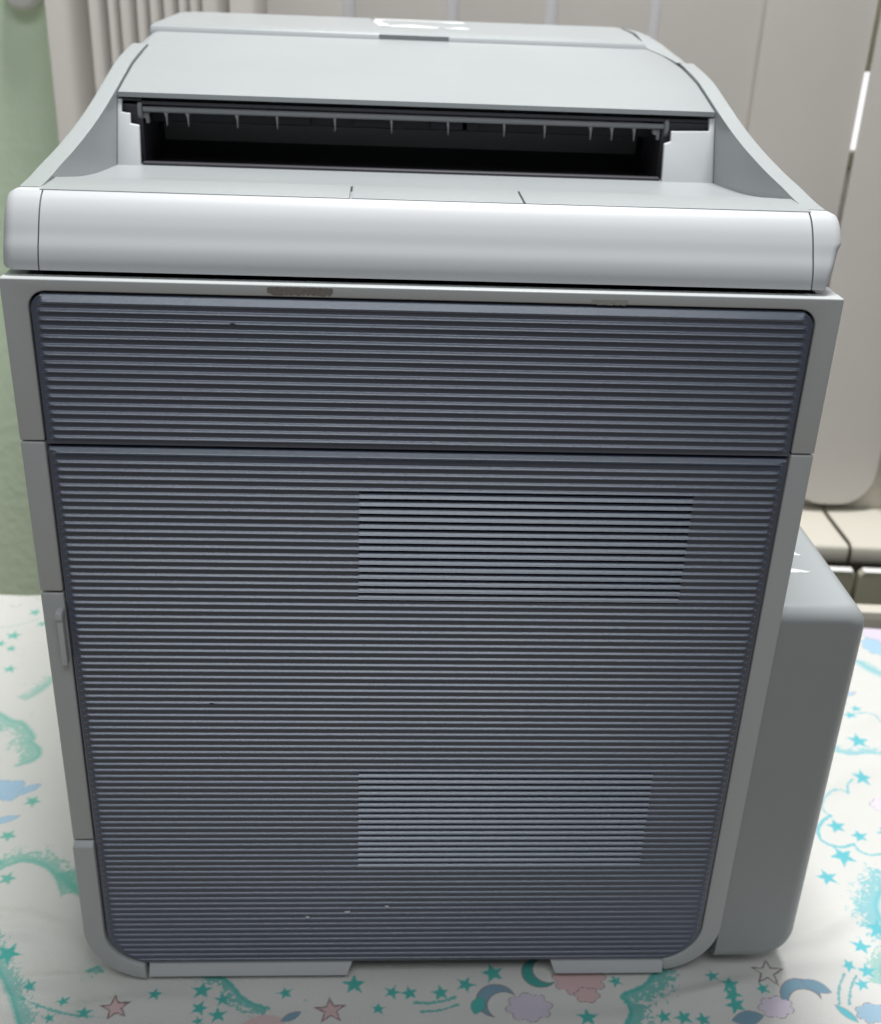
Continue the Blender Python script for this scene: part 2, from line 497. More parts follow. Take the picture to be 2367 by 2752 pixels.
def paint(x, y):
    random.seed(3)
    p = Print(x, y)
    # sprayed clouds, left
    p.line([(-0.43, 0.335), (-0.405, 0.325), (-0.375, 0.312), (-0.359, 0.299), (-0.352, 0.300), (-0.342, 0.289), (-0.332, 0.275), (-0.336, 0.271), (-0.325, 0.262), (-0.321, 0.250), (-0.327, 0.240), (-0.338, 0.236)], 0.0032, TEAL, 0.75, 0.003, side=-1, spread=0.030, seed=1)
    p.line([(-0.322, 0.100), (-0.308, 0.115), (-0.296, 0.119), (-0.280, 0.113), (-0.268, 0.098), (-0.261, 0.079)], 0.0030, TEAL, 0.8, 0.0015, side=1, spread=0.022, seed=2, taper=True)
    p.line([(-0.268, 0.103), (-0.258, 0.092), (-0.250, 0.083), (-0.238, 0.076)], 0.0040, TEAL, 0.9, 0.003, side=1, spread=0.030, seed=22)
    p.line([(-0.330, 0.060), (-0.300, 0.028), (-0.284, 0.004), (-0.272, -0.014), (-0.262, -0.040)], 0.0032, TEALD, 0.75, 0.003, side=1, spread=0.020, seed=4)
    p.line([(-0.275, -0.010), (-0.255, -0.020), (-0.231, -0.029), (-0.205, -0.031)], 0.0016, TEALD, 0.85, 0.001, taper=True)
    p.line([(-0.338, 0.372), (-0.346, 0.352), (-0.357, 0.332)], 0.0045, TEAL, 0.55, 0.004, side=-1, spread=0.018, seed=5, taper=True)
    p.line([(-0.44, 0.461), (-0.418, 0.462), (-0.400, 0.466), (-0.382, 0.483)], 0.0008, TEALD * 0.9, 0.55, 0.0006)
    p.line([(-0.423, 0.508), (-0.412, 0.503), (-0.410, 0.512)], 0.0009, INK, 0.35, 0.0006)
    p.line([(-0.398, 0.524), (-0.386, 0.514), (-0.368, 0.518)], 0.0010, INK, 0.30, 0.0008)
    p.line([(-0.215, 0.008), (-0.219, 0.014), (-0.226, 0.008)], 0.0016, TEALD, 0.7, 0.001, side=1, spread=0.012, seed=6)
    p.cloud(-0.338, 0.203, 0.020, BLUE, SLATEB, 2, 6)
    p.leaf(-0.318, 0.205, 0.010, 0.004, R(35), BLUE, SLATEB)
    p.leaf(-0.330, 0.166, 0.014, 0.004, R(20), BLUE, SLATEB)
    # front middle
    p.line([(-0.145, 0.010), (-0.128, 0.001), (-0.121, -0.006), (-0.115, -0.016), (-0.106, -0.021), (-0.096, -0.025)], 0.0016, TEALD, 0.9, 0.0008, side=-1, spread=0.014, seed=7)
    p.line([(0.006, -0.021), (0.020, -0.022), (0.034, -0.017)], 0.0016, TEALD, 0.9, 0.0008)
    p.line([(0.010, -0.029), (0.024, -0.028), (0.036, -0.023)], 0.0013, TEALD, 0.9, 0.0008)
    # generic sleepy clouds, moons and leaves
    p.moon(0.063, -0.020, 0.014, SLATEB, INK, R(-40))
    p.cloud(0.086, -0.026, 0.018, LILAC * 0.92, INK, 1, 8)
    p.leaf(0.050, -0.024, 0.008, 0.005, R(70), TEALD, INK)
    p.moon(0.096, 0.004, 0.013, TEALD * 0.8, INK, R(20))
    p.cloud(0.124, -0.002, 0.021, PINK * 0.95, INK, 4, 9)
    p.cloud(0.128, -0.016, 0.010, PINK * 0.95, INK, 2, 6)
    p.moon(0.282, -0.018, 0.015, SLATEB, INK, R(-70))
    p.cloud(0.262, -0.028, 0.014, LILAC, INK, 3, 7)
    p.leaf(0.296, -0.010, 0.012, 0.005, R(-30), SLATEB, INK)
    p.leaf(0.240, -0.037, 0.012, 0.006, R(10), SLATEB, INK)
    p.cloud(0.330, -0.034, 0.013, BLUE * 0.9, INK, 5, 7)
    p.leaf(0.312, -0.034, 0.010, 0.003, R(-50), CYAN, INK)
    p.line([(-0.110, -0.040), (-0.100, -0.033), (-0.088, -0.036)], 0.0045, PINK, 0.8, 0.001)
    p.leaf(-0.080, -0.032, 0.008, 0.003, R(30), SLATEB, INK)
    # sprayed cloud, front right
    p.line([(0.183, 0.012), (0.178, 0.000), (0.168, -0.010), (0.151, -0.016), (0.156, -0.023), (0.158, -0.031), (0.150, -0.045)], 0.0020, TEALD, 0.9, 0.001, side=1, spread=0.028, seed=9)
    p.line([(0.320, 0.001), (0.312, -0.012), (0.309, -0.026)], 0.0013, CYAN * 0.8, 0.8, 0.0008)
    p.line([(0.328, -0.001), (0.320, -0.013), (0.316, -0.026)], 0.0013, CYAN * 0.8, 0.8, 0.0008)
    p.line([(0.395, 0.100), (0.374, 0.076), (0.364, 0.058), (0.372, 0.036)], 0.0045, CYAN, 0.8, 0.005, side=-1, spread=0.032, seed=11)
    p.line([(0.372, 0.036), (0.368, 0.018), (0.350, 0.010), (0.346, -0.010)], 0.004, TEALD, 0.6, 0.004, side=-1, spread=0.020, seed=12)
    # right side outlines
    p.line([(0.447, 0.316), (0.456, 0.316), (0.463, 0.312), (0.467, 0.299)], 0.0014, CYAN, 0.8, 0.0008)
    p.line([(0.398, 0.259), (0.408, 0.255), (0.417, 0.252), (0.433, 0.257), (0.452, 0.252)], 0.0013, CYAN, 0.7, 0.001, side=1, spread=0.016, seed=13)
    p.line([(0.404, 0.215), (0.397, 0.209), (0.394, 0.199)], 0.0013, CYAN, 0.85, 0.0008)
    p.line([(0.395, 0.199), (0.387, 0.203), (0.376, 0.199), (0.367, 0.187), (0.364, 0.177), (0.369, 0.170)], 0.0013, CYAN, 0.7, 0.0008)
    p.line([(0.369, 0.171), (0.358, 0.163), (0.349, 0.149), (0.351, 0.136), (0.364, 0.131), (0.377, 0.136)], 0.0017, CYAN, 0.9, 0.0008)
    p.line([(0.377, 0.136), (0.378, 0.127), (0.386, 0.122), (0.400, 0.125)], 0.0015, CYAN, 0.85, 0.0008)
    p.line([(0.482, 0.410), (0.488, 0.394), (0.505, 0.380)], 0.007, CYAN, 0.55, 0.006, side=1, spread=0.015, seed=15)
    p.line([(0.482, 0.424), (0.476, 0.416), (0.486, 0.410)], 0.0012, CYAN, 0.5, 0.001)
    p.cloud(0.523, 0.464, 0.018, LILAC, SLATEB, 2, 6, 1.2)
    p.cloud(0.492, 0.470, 0.012, BLUE * 0.95, SLATEB, 2, 6, 1.2)
    p.cloud(0.512, 0.440, 0.014, BLUE, SLATEB, 1, 8, 1.3)
    p.leaf(0.484, 0.440, 0.014, 0.006, R(80), TEAL * 1.3)
    p.cloud(0.420, 0.184, 0.012, LILAC * 1.1, INK, 2, 6)
    p.leaf(0.453, 0.351, 0.008, 0.0025, R(25), BLUE, INK)
    p.line([(0.329, 0.124), (0.336, 0.127), (0.328, 0.129)], 0.0006, INK, 0.6, 0.0005)
    p.line([(0.438, 0.336), (0.446, 0.334), (0.440, 0.341)], 0.0006, INK, 0.5, 0.0005)
    # stars
    for a in ((-0.391, 0.494, 0.0070), (-0.400, 0.447, 0.0088), (-0.409, 0.432, 0.0062), (-0.396, 0.423, 0.0062), (-0.387, 0.386, 0.0072), (-0.312, 0.189, 0.0078), (-0.320, 0.146, 0.0080), (-0.317, 0.115, 0.0045), (-0.307, 0.099, 0.0074), (-0.377, 0.470, 0.006)):
        p.star(*a, TEAL)
    p.star(-0.285, 0.024, 0.0100, TEALD, R(70))
    for a in ((-0.237, -0.017, 0.0048), (-0.221, -0.027, 0.0060), (-0.244, -0.031, 0.0048), (-0.143, -0.009, 0.0076), (-0.128, -0.017, 0.0063), (-0.143, -0.024, 0.0068), (-0.130, -0.030, 0.0068), (-0.143, -0.035, 0.004), (-0.037, -0.005, 0.0088), (0.002, -0.013, 0.0064), (0.024, -0.013, 0.0072), (0.042, -0.006, 0.0072), (0.062, 0.004, 0.0090), (0.221, 0.0, 0.0058), (0.231, -0.009, 0.0076), (0.232, -0.017, 0.0076), (0.233, -0.026, 0.0082), (0.126, -0.035, 0.0082), (0.180, -0.035, 0.0064), (0.194, -0.036, 0.0072), (0.208, -0.038, 0.0064)):
        p.star(*a, TEALD)
    for a in ((-0.262, -0.005, 0.0050), (-0.175, -0.012, 0.0055), (-0.085, -0.012, 0.0058), (-0.020, -0.026, 0.0055), (0.150, -0.004, 0.0056), (0.255, -0.012, 0.0055), (-0.010, -0.012, 0.0062)):
        p.star(*a, TEALD)
    for a in ((0.341, 0.026, 0.0082), (0.360, 0.042, 0.0102), (0.325, 0.008, 0.0058), (0.337, 0.003, 0.0074), (0.330, -0.009, 0.0062), (0.449, 0.325, 0.0064), (0.439, 0.314, 0.0074), (0.432, 0.274, 0.0112), (0.414, 0.218, 0.0098), (0.369, 0.157, 0.0092), (0.385, 0.145, 0.0078), (0.362, 0.121, 0.0118), (0.340, 0.097, 0.0095), (0.409, 0.150, 0.007)):
        p.star(*a, CYAN)
    p.star(-0.200, -0.023, 0.0100, PINK, R(100), True, INK)
    p.star(-0.053, -0.027, 0.0102, PINK * 0.95, R(95), True, INK)
    p.star(0.262, 0.002, 0.0112, WHITE, R(80), False, INK * 0.9)
    # stray spray dots
    d = vnoise(x, y, 520, 31)
    z_ = vnoise(x, y, 26, 33)
    i = np.nonzero((d > 0.955) & (z_ > 0.72))[0]
    p.put(i, np.full(len(i), 0.35), TEALD)
    # weave tone and slight greying of the used cloth
    tone = 0.975 + 0.025 * vnoise(x, y, 1500, 40) - 0.02 * vnoise(x, y, 14, 41)
    return np.clip(p.c * tone[:, None], 0, 1)

def cloth_z(x, y):
    z = np.zeros_like(x)
    # front of the cloth falls gently away
    f = np.clip(0.030 - y, 0, 1)
    z -= 2.2 * f * f
    # soft creases
    def crease(ax, ay, bx, by, h, w):
        ex, ey = bx - ax, by - ay
        L2 = ex * ex + ey * ey
        t = ((x - ax) * ex + (y - ay) * ey) / L2
        tc = np.clip(t, 0, 1)
        d = np.hypot(x - ax - tc * ex, y - ay - tc * ey + 0.006 * np.sin(6 * tc))
        return h * np.exp(-(d / w) ** 2) * np.exp(-((tc - 0.5) / 0.42) ** 2)
    z += crease(-0.42, 0.075, -0.245, 0.045, 0.0060, 0.008)
    z += crease(-0.40, 0.055, -0.235, 0.030, 0.0050, 0.007)
    z += crease(-0.33, 0.010, -0.190, -0.008, 0.0040, 0.007)
    z += crease(-0.30, -0.012, -0.12, -0.024, 0.0036, 0.007)
    z += crease(0.16, -0.016, 0.33, 0.012, 0.0045, 0.008)
    z += crease(0.10, -0.030, 0.27, -0.012, 0.0034, 0.007)
    z += crease(0.26, 0.030, 0.38, 0.060, 0.0040, 0.010)
    z += crease(0.33, 0.20, 0.47, 0.24, 0.0028, 0.012)
    z += crease(0.40, 0.30, 0.52, 0.33, 0.0028, 0.012)
    z += 0.0030 * (vnoise(x, y, 22, 51) - 0.5) + 0.0013 * (vnoise(x, y, 60, 52) - 0.5)
    # pressed flat where the printer stands
    dx = np.maximum(np.maximum(-0.20 - x, x - 0.255), 0)
    dy = np.maximum(np.maximum(0.008 - y, y - 0.50), 0)
    k = np.clip(np.hypot(dx, dy) / 0.03, 0, 1)
    k = k * k * (3 - 2 * k)
    z *= k
    return z

def back_edge(x):
    return 0.506 + math.tan(TW) * x

def cloth():
    patches = []
    XL, XR, XI0, XI1, YS, YF = -0.50, 0.56, -0.18, 0.215, 0.03, -0.056
    patches.append((np.linspace(XL, XR, 1500), np.linspace(YF, YS, 122), None))
    patches.append((np.linspace(XL, XI0, 300), np.linspace(0, 1, 420), 1))
    patches.append((np.linspace(XI1, XR, 330), np.linspace(0, 1, 420), 1))
    patches.append((np.linspace(XI0, XI1, 60), np.linspace(0, 1, 30), 1))
    patches.append((np.linspace(-0.88, XL, 30), np.linspace(YF, 0.03, 12), None))
    patches.append((np.linspace(-0.88, XL, 30), np.linspace(0, 1, 40), 1))
    patches.append((np.linspace(XR, 0.88, 30), np.linspace(YF, 0.03, 12), None))
    patches.append((np.linspace(XR, 0.88, 30), np.linspace(0, 1, 40), 1))
    V, F, n0 = [], [], 0
    for xs, ys, mode in patches:
        X, Y = np.meshgrid(xs, ys)
        if mode:
            Y = YS + Y * (0.506 + math.tan(TW) * X - YS)
        V.append(np.stack([X.ravel(), Y.ravel()], 1))
        a, b = len(ys), len(xs)
        idx = np.arange(a * b).reshape(a, b) + n0
        F.append(np.stack([idx[:-1, :-1], idx[:-1, 1:], idx[1:, 1:], idx[1:, :-1]], -1).reshape(-1, 4))
        n0 += a * b
    V = np.vstack(V)
    z = cloth_z(V[:, 0], V[:, 1])
    C = paint(V[:, 0].copy(), V[:, 1] + 0.87 * np.minimum(z, 0))
    co = np.column_stack([V, z])
    # front drape: continues down over the table edge
    xs = np.linspace(-0.88, 0.88, 200)
    prof = [(-0.056, None), (-0.08, -0.034), (-0.105, -0.045), (-0.130, -0.053), (-0.150, -0.085), (-0.166, -0.15), (-0.172, -0.38)]
    rows = []
    for k, (yy, zz) in enumerate(prof):
        f = k / 6
        Yr = np.full_like(xs, yy) + 0.010 * f * np.sin(xs * 24) - 0.06 * 0 * xs
        Zr = cloth_z(xs, np.full_like(xs, -0.056)) if zz is None else np.full_like(xs, zz)
        rows.append(np.stack([xs, Yr, Zr], 1))
    D = np.vstack(rows)
    a, b = len(prof), len(xs)
    idx = np.arange(a * b).reshape(a, b) + n0
    F.append(np.stack([idx[:-1, :-1], idx[1:, :-1], idx[1:, 1:], idx[:-1, 1:]], -1).reshape(-1, 4))
    co = np.vstack([co, D])
    C = np.vstack([C, np.tile(WHITE, (len(D), 1))])
    F = np.vstack(F)
    me = bpy.data.meshes.new("cloth")
    me.vertices.add(len(co))
    me.vertices.foreach_set("co", co.astype(np.float32).ravel())
    me.loops.add(F.size)
    me.loops.foreach_set("vertex_index", F.astype(np.int32).ravel())
    me.polygons.add(len(F))
    me.polygons.foreach_set("loop_start", (np.arange(len(F)) * 4).astype(np.int32))
    me.polygons.foreach_set("use_smooth", np.ones(len(F), bool))
    me.update(calc_edges=True)
    at = me.color_attributes.new("dye", 'FLOAT_COLOR', 'POINT')
    at.data.foreach_set("color", np.column_stack([C, np.ones(len(C))]).astype(np.float32).ravel())
    m = bpy.data.materials.new("printed_cotton")
    m.use_nodes = True
    nt = m.node_tree
    b = nt.nodes["Principled BSDF"]
    b.inputs["Roughness"].default_value = 0.9
    b.inputs["Specular IOR Level"].default_value = 0.15
    va = nt.nodes.new("ShaderNodeVertexColor")
    va.layer_name = "dye"
    nt.links.new(va.outputs["Color"], b.inputs["Base Color"])
    tc = nt.nodes.new("ShaderNodeTexCoord")
    w1 = nt.nodes.new("ShaderNodeTexWave")
    w1.inputs["Scale"].default_value = 260
    w1.bands_direction = 'X'
    w2 = nt.nodes.new("ShaderNodeTexWave")
    w2.inputs["Scale"].default_value = 260
    w2.bands_direction = 'DIAGONAL'
    for w in (w1, w2):
        w.inputs["Distortion"].default_value = 1.5
        nt.links.new(tc.outputs["Object"], w.inputs["Vector"])
    ad = nt.nodes.new("ShaderNodeMath")
    nt.links.new(w1.outputs["Fac"], ad.inputs[0])
    nt.links.new(w2.outputs["Fac"], ad.inputs[1])
    bp = nt.nodes.new("ShaderNodeBump")
    bp.inputs["Strength"].default_value = 0.5
    bp.inputs["Distance"].default_value = 0.0006
    nt.links.new(ad.outputs[0], bp.inputs["Height"])
    nt.links.new(bp.outputs["Normal"], b.inputs["Normal"])
    o = link("cloth", me, m)
    o["label"] = "white cotton cloth printed with teal stars and clouds under the printer"
    o["category"] = "cloth"
    return o

cloth()

# ------------------------------------------------------------------ the printer
pr = thing("printer", "large light grey office printer with dark ribbed panels standing on the printed cloth", "printer")

HX = 0.2195
# chassis behind the front panels, and the housing sides
box("chassis", -0.2125, 0.2125, 0.0085, 0.42, 0.012, 0.4878, DARK, pr)
box("side_cover", -HX, -0.2135, 0.031, 0.50, 0.03, 0.4882, LIGHT, pr, 0.0015)
box("side_cover", 0.2135, HX, 0.031, 0.50, 0.03, 0.4882, LIGHT, pr, 0.0015)
box("rear_cover", -0.2130, 0.2130, 0.421, 0.499, 0.03, 0.499, LIGHT, pr, 0.0015)

# --- upper frame: inverted U with a lit ledge on top
OP = 0.2072                        # half width of the opening
zs = 0.4108
pts = [(-0.2205, zs), (-OP, zs)] + arc(-OP + 0.0095, 0.4942 - 0.0095, 0.0095, 180, 90, 8) + arc(OP - 0.0095, 0.4942 - 0.0095, 0.0095, 90, 0, 8) + [(OP, zs), (0.2205, zs), (0.2205, 0.5006), (-0.2205, 0.5006)]
uf = prism("upper_frame", pts, 'Y', 0.0, 0.0100, FRAME, pr, bevel=0.0009, bev_angle=40)
box("inner_deck", -0.2090, 0.2090, 0.0305, 0.42, 0.488, 0.4930, DARK, pr)
for sx in (-1, 1):
    a, b = sorted((sx * 0.2092, sx * 0.2199))
    box("frame_return", a, b, 0.0103, 0.0309, 0.4115, 0.5003, BUMPER, pr)
    a, b = sorted((sx * 0.2092, sx * 0.2194))
    box("ledge", a, b, 0.0311, 0.42, 0.4885, 0.5000, BUMPER, pr)

# ribbed moulding: height field over (x, z) with the panel outline
PITCH = 0.004722
def rib(t):
    """t: phase 0..1 down from the top of a rib; returns protrusion 0..1"""
    if t < 0.31:
        q = t / 0.31
        return q * (1.25 - 0.25 * q)
    if t < 0.36:
        return 1.0
    if t < 0.50:
        q = 1 - (t - 0.36) / 0.14
        return q * q * (3 - 2 * q)
    return 0.0

YB = -0.0006                       # face of the panels between the ribs

def ribbed_panel(name, hw, z0, z1, phase_z, r_top, r_bot, y_base, amp, holes, first_skip, last_skip, depth=0.007):
    """y_base = face of the base; ribs come towards the viewer; holes = [(x0,x1,z0,z1)]"""
    bm = bmesh.new()
    e = 0.0009                              # rounded perimeter
    def half(z):
        if r_top and z > z1 - r_top:
            d = z - (z1 - r_top)
            return hw - r_top + math.sqrt(max(0, r_top ** 2 - d * d))
        if r_bot and z < z0 + r_bot:
            d = (z0 + r_bot) - z
            return hw - r_bot + math.sqrt(max(0, r_bot ** 2 - d * d))
        return hw
    zsamp = list(np.arange(z0 + e, z1 - e, PITCH / 14))
    zsamp += [z1 - e + e * q for q in (0, 0.3, 0.55, 0.75, 0.9, 1.0)] + [z0 + e - e * q for q in (0, 0.4, 0.7, 0.9, 1.0)]
    for h in holes:
        zsamp += [h[2], h[3]]
    zsamp = sorted(set(round(z, 6) for z in zsamp))
    zsamp = [z for i, z in enumerate(zsamp) if i == 0 or z - zsamp[i - 1] > 5e-5]
    marg = [0.0, 0.0004, 0.0008, 0.0012, 0.0019, 0.0024, 0.0030, 0.0036, 0.0044, 0.0054, 0.008]
    inner = sorted(set([h[0] for h in holes] + [h[1] for h in holes]))
    rows, hs = [], []
    for z in zsamp:
        H = half(min(max(z, z0 + e), z1 - e))
        xs = [-H + m for m in marg] + [-0.10] + inner + [0.175] + [H - m for m in reversed(marg)]
        if not inner:
            xs = [-H + m for m in marg] + [-0.10, 0.0, 0.10] + [H - m for m in reversed(marg)]
        t = ((phase_z - z) / PITCH) % 1.0
        rb = rib(t)
        if z > z1 - first_skip or z < z0 + last_skip:
            rb = 0.0
        row = []
        for x in xs:
            d = H - abs(x)
            f = min(1, max(0, (d - 0.0017) / 0.0034))
            f = f * f * (3 - 2 * f)
            dd = min(d, z - z0, z1 - z)
            k = max(0, 1 - dd / e)
            dz = min(z - z0, z1 - z)
            edge = 0.0
            if k > 0: edge = e * (1 - math.sqrt(max(0, 1 - min(1, k) ** 2)))
            # a sloping shoulder under the top edge, then back to the groove level
            lean = 0.0
            u = z1 - z
            if u < first_skip:
                a = first_skip * 0.64
                if u < a:
                    lean = 0.0022 - 0.0034 * (u / a)
                else:
                    q = (u - a) / (first_skip - a)
                    lean = -0.0012 * (1 - q * q * (3 - 2 * q))
                lean *= f if u > 0.002 else 1.0
            row.append(bm.verts.new((x, y_base - amp * rb * f + edge + lean, z)))
        rows.append(row)
    nz, nx = len(rows), len(rows[0])
    def in_hole(i, j):
        xc = 0.5 * (rows[i][j].co.x + rows[i][j + 1].co.x)
        zc = 0.5 * (rows[i][j].co.z + rows[i + 1][j].co.z)
        return any(h[0] < xc < h[1] and h[2] < zc < h[3] for h in holes)
    for i in range(nz - 1):
        for j in range(nx - 1):
            if in_hole(i, j): continue
            bm.faces.new((rows[i][j], rows[i][j + 1], rows[i + 1][j + 1], rows[i + 1][j]))
    # rim: pull the perimeter (outline and holes) back into the depth of the panel
    be = [ed for ed in bm.edges if len(ed.link_faces) == 1]
    ret = bmesh.ops.extrude_edge_only(bm, edges=be)
    for g in ret["geom"]:
        if isinstance(g, bmesh.types.BMVert):
            g.co.y = y_base + depth
    me = bpy.data.meshes.new(name)
    bmesh.ops.recalc_face_normals(bm, faces=bm.faces)
    bm.to_mesh(me)
    bm.free()
    # point the front towards the viewer
    n = sum(p.normal.y * p.area for p in me.polygons)
    if n > 0:
        me.flip_normals()
    return link(name, me, PANEL, pr, 50)

# the ribs of both panels run on one pitch; bright line of a rib at z = 0.4843 and 0.3987
ribbed_panel("upper_panel", 0.2060, 0.4092, 0.4931, 0.4843 + 0.28 * PITCH, 0.0085, 0, YB, 0.00146, [], 0.0066, 0.0010)
H1 = (-0.0361, 0.1549, 0.3104, 0.3846)
H2 = (-0.0350, 0.1554, 0.1052, 0.1837)
PH2 = 0.39870 + 0.28 * PITCH
def snap(z, off):
    """nearest z whose phase equals off below the top of a rib"""
    k = round((PH2 - off * PITCH - z) / PITCH)
    return PH2 - off * PITCH - k * PITCH
SLOT_T, SLOT_B = 0.33, 0.65        # phases of a slot: from just below the rib to the lip
H1 = (H1[0], H1[1], snap(H1[2], SLOT_B), snap(H1[3], SLOT_T))
H2 = (H2[0], H2[1], snap(H2[2], SLOT_B), snap(H2[3], SLOT_T))
lp = ribbed_panel("lower_panel", 0.2060, 0.0180, 0.4078, PH2, 0.0012, 0.030, YB, 0.00146, [H1, H2], 0.0050, 0.0035)

# vent slats: each strip between two slots is a slat of its own
def slat_mesh(x0, x1, b, g):
    prof = []
    flank = [(0.84 + 0.0475 * k, -0.08 + 1.79 * ((g + b) * k / 8 - b * (k / 8) ** 2)) for k in range(9)]
    for t, pr_ in [(0.65, -0.8), (0.655, 0.20), (0.665, 0.52), (0.69, 0.68), (0.715, 0.60), (0.745, 0.32), (0.78, 0.05), (0.81, -0.05)] + flank + [
                   (1.26, max(1.75, flank[-1][1] + 0.04)), (1.295, max(1.50, flank[-1][1] - 0.2)), (1.32, 0.90), (1.33, 0.0)]:
        prof.append((YB - pr_ * 0.001, -(t - 0.65) * PITCH))
    prof.append((YB + 0.0040, prof[-1][1] - 0.0002))
    prof.append((YB + 0.0040, prof[0][1] - 0.0014))
    bm = prism_bm(prof, 'X', x0 + 0.00003, x1 - 0.00003)
    bmesh.ops.recalc_face_normals(bm, faces=bm.faces)
    me = bpy.data.meshes.new("vent_slat")
    bm.to_mesh(me)
    bm.free()
    me.polygons.foreach_set("use_smooth", [True] * len(me.polygons))
    me.set_sharp_from_angle(angle=R(35))
    me.materials.append(PANEL)
    return me
for h, b, g in ((H1, 0.235, 0.925), (H2, 0.30, 1.08)):
    me = slat_mesh(h[0], h[1], b, g)
    z = h[3] - (SLOT_B - SLOT_T) * PITCH
    while z - 0.7 * PITCH > h[2] + 0.0005:
        o = bpy.data.objects.new("vent_slat", me)
        o.location = (0, 0, z)
        o.parent = lp
        col.objects.link(o)
        z -= PITCH

# frame pieces beside the lower panel
IN = 0.2073
prism("side_trim", [(-0.2205, 0.3160), (-IN, 0.3160), (-IN, 0.4098), (-0.2205, 0.4098)], 'Y', 0.0, 0.030, FRAME, pr, bevel=0.0010)
prism("side_trim", [(-0.2205, 0.1288), (-IN, 0.1288), (-IN, 0.3143), (-0.2205, 0.3143)], 'Y', 0.0, 0.030, FRAME, pr, bevel=0.0010)
ro, ri = 0.046, 0.0315
pts = [(-0.2210, 0.1240)] + arc(-0.2210 + ro, 0.0035 + ro, ro, 180, 262, 12) + arc(-IN + ri, 0.0160 + ri, ri, 258, 180, 12) + [(-IN, 0.1240)]
prism("corner_trim", pts, 'Y', -0.0022, 0.030, FRAME, pr, bevel=0.0009, bev_angle=40)
prism("trim_lip", [(-0.0020, 0.1241), (0.0280, 0.1241), (0.0280, 0.1268), (0.0012, 0.1268)], 'X', -0.2205, -0.2076, BUMPER, pr, bevel=0.0003)
ro = 0.042
pts = [(0.2205, 0.4098), (IN, 0.4098)] + arc(IN - ri, 0.0165 + ri, ri, 0, -78, 12) + arc(0.2205 - ro, 0.0060 + ro, ro, -82, 0, 12)
prism("corner_trim", pts, 'Y', 0.0, 0.030, FRAME, pr, bevel=0.0010, bev_angle=40)

# latch on the left trim
lt = prism("latch", [(-0.2112, 0.2685), (-0.2080, 0.2685), (-0.2080, 0.3040)] + arc(-0.2096, 0.3040, 0.0016, 0, 180, 6) + [(-0.2112, 0.3040)], 'Y', -0.0062, -0.0001, BUMPER, pr, bevel=0.0006)
prism("hook", [(-0.2118, 0.3000), (-0.2074, 0.3000), (-0.2074, 0.3056), (-0.2118, 0.3056)], 'Y', -0.0075, -0.0002, BUMPER, lt, bevel=0.0010)

# base flanges and feet
def flange(pts_top, pts_bot):
    bm = loft_bm([[(pts_bot[0], -0.0024, 0.0060), (pts_bot[1], -0.0024, 0.0060), (pts_bot[1], 0.05, 0.0052), (pts_bot[0], 0.05, 0.0052)],
                  [(pts_top[0], 0.0025, 0.0174), (pts_top[1], 0.0025, 0.0174), (pts_top[1], 0.05, 0.0176), (pts_top[0], 0.05, 0.0176)]])
    return finish("base_flange", bm, BUMPER, pr, bevel=0.0006)
flange((-0.1798, -0.0375), (-0.1800, -0.0420))
flange((0.1010, 0.1838), (0.1058, 0.1832))
for x, y in ((-0.150, 0.035), (0.150, 0.035), (-0.150, 0.42), (0.150, 0.42)):
    sec = [[(x + rr * math.cos(a), y + rr * math.sin(a), z) for a in [2 * math.pi * i / 24 for i in range(24)]] for rr, z in ((0.0105, 0.0002), (0.012, 0.002), (0.012, 0.0118))]
    finish("foot", loft_bm(sec), RUBBER, pr)

# --- front bumper of the top unit
def spline(pts, n=6):
    out = []
    P = [Vector(p) for p in pts]
    for i in range(len(P) - 1):
        p0, p1, p2, p3 = P[max(i - 1, 0)], P[i], P[i + 1], P[min(i + 2, len(P) - 1)]
        for k in range(n):
            t = k / n
            q = 0.5 * ((2 * p1) + (-p0 + p2) * t + (2 * p0 - 5 * p1 + 4 * p2 - p3) * t * t + (-p0 + 3 * p1 - 3 * p2 + p3) * t ** 3)
            out.append((q.x, q.y))
    out.append(tuple(P[-1]))
    return out
curve = spline([(0.0056, 0.5036), (0.0064, 0.5085), (0.0086, 0.5145), (0.0120, 0.5205), (0.0153, 0.5265), (0.0192, 0.5322), (0.0238, 0.5368), (0.0287, 0.5397)], 6)
# loop in (y,z), counter-clockwise when y goes right and z up
bump_loop = [(0.0640, 0.5024)] + [(0.0640, 0.5370), (0.0290, 0.5370)] + list(reversed(curve))
prism("front_bumper", bump_loop, 'X', -0.2008, 0.2032, BUMPER, pr, smooth=30)

def end_cap(sx):
    """rounded end of the bumper, outside the seam"""
    x_in = -0.2016 if sx < 0 else 0.2041
    x_out = -0.2204 if sx < 0 else 0.2212
    loop = [(0.0630, 0.5024), (0.0630, 0.5380), (0.0400, 0.5393)] + list(reversed(curve))
    r = 0.0065
    secs = []
    xs = [(abs(x_in), 0.0)] + [(abs(x_out) - r + r * math.sin(R(a)), r - r * math.cos(R(a))) for a in (0, 15, 30, 45, 60, 75, 88)]
    for x, d in xs:
        L2 = inset_loop(loop, d) if d else loop
        s = []
        for (y, z) in L2:
            xx = x
            f = (x - abs(x_in)) / (abs(x_out) - abs(x_in))
            if sx > 0:
                xx -= f * (0.34 * max(0, 0.5235 - z) + 0.6 * max(0, min(0.0025, 0.5255 - z)))
            else:
                xx -= f * 0.9 * max(0, 0.5050 - z)
            s.append((sx * xx, y, z))
        secs.append(s)
    return finish("bumper_end", loft_bm(secs), BUMPER, pr, smooth=40)
end_cap(-1)
end_cap(1)

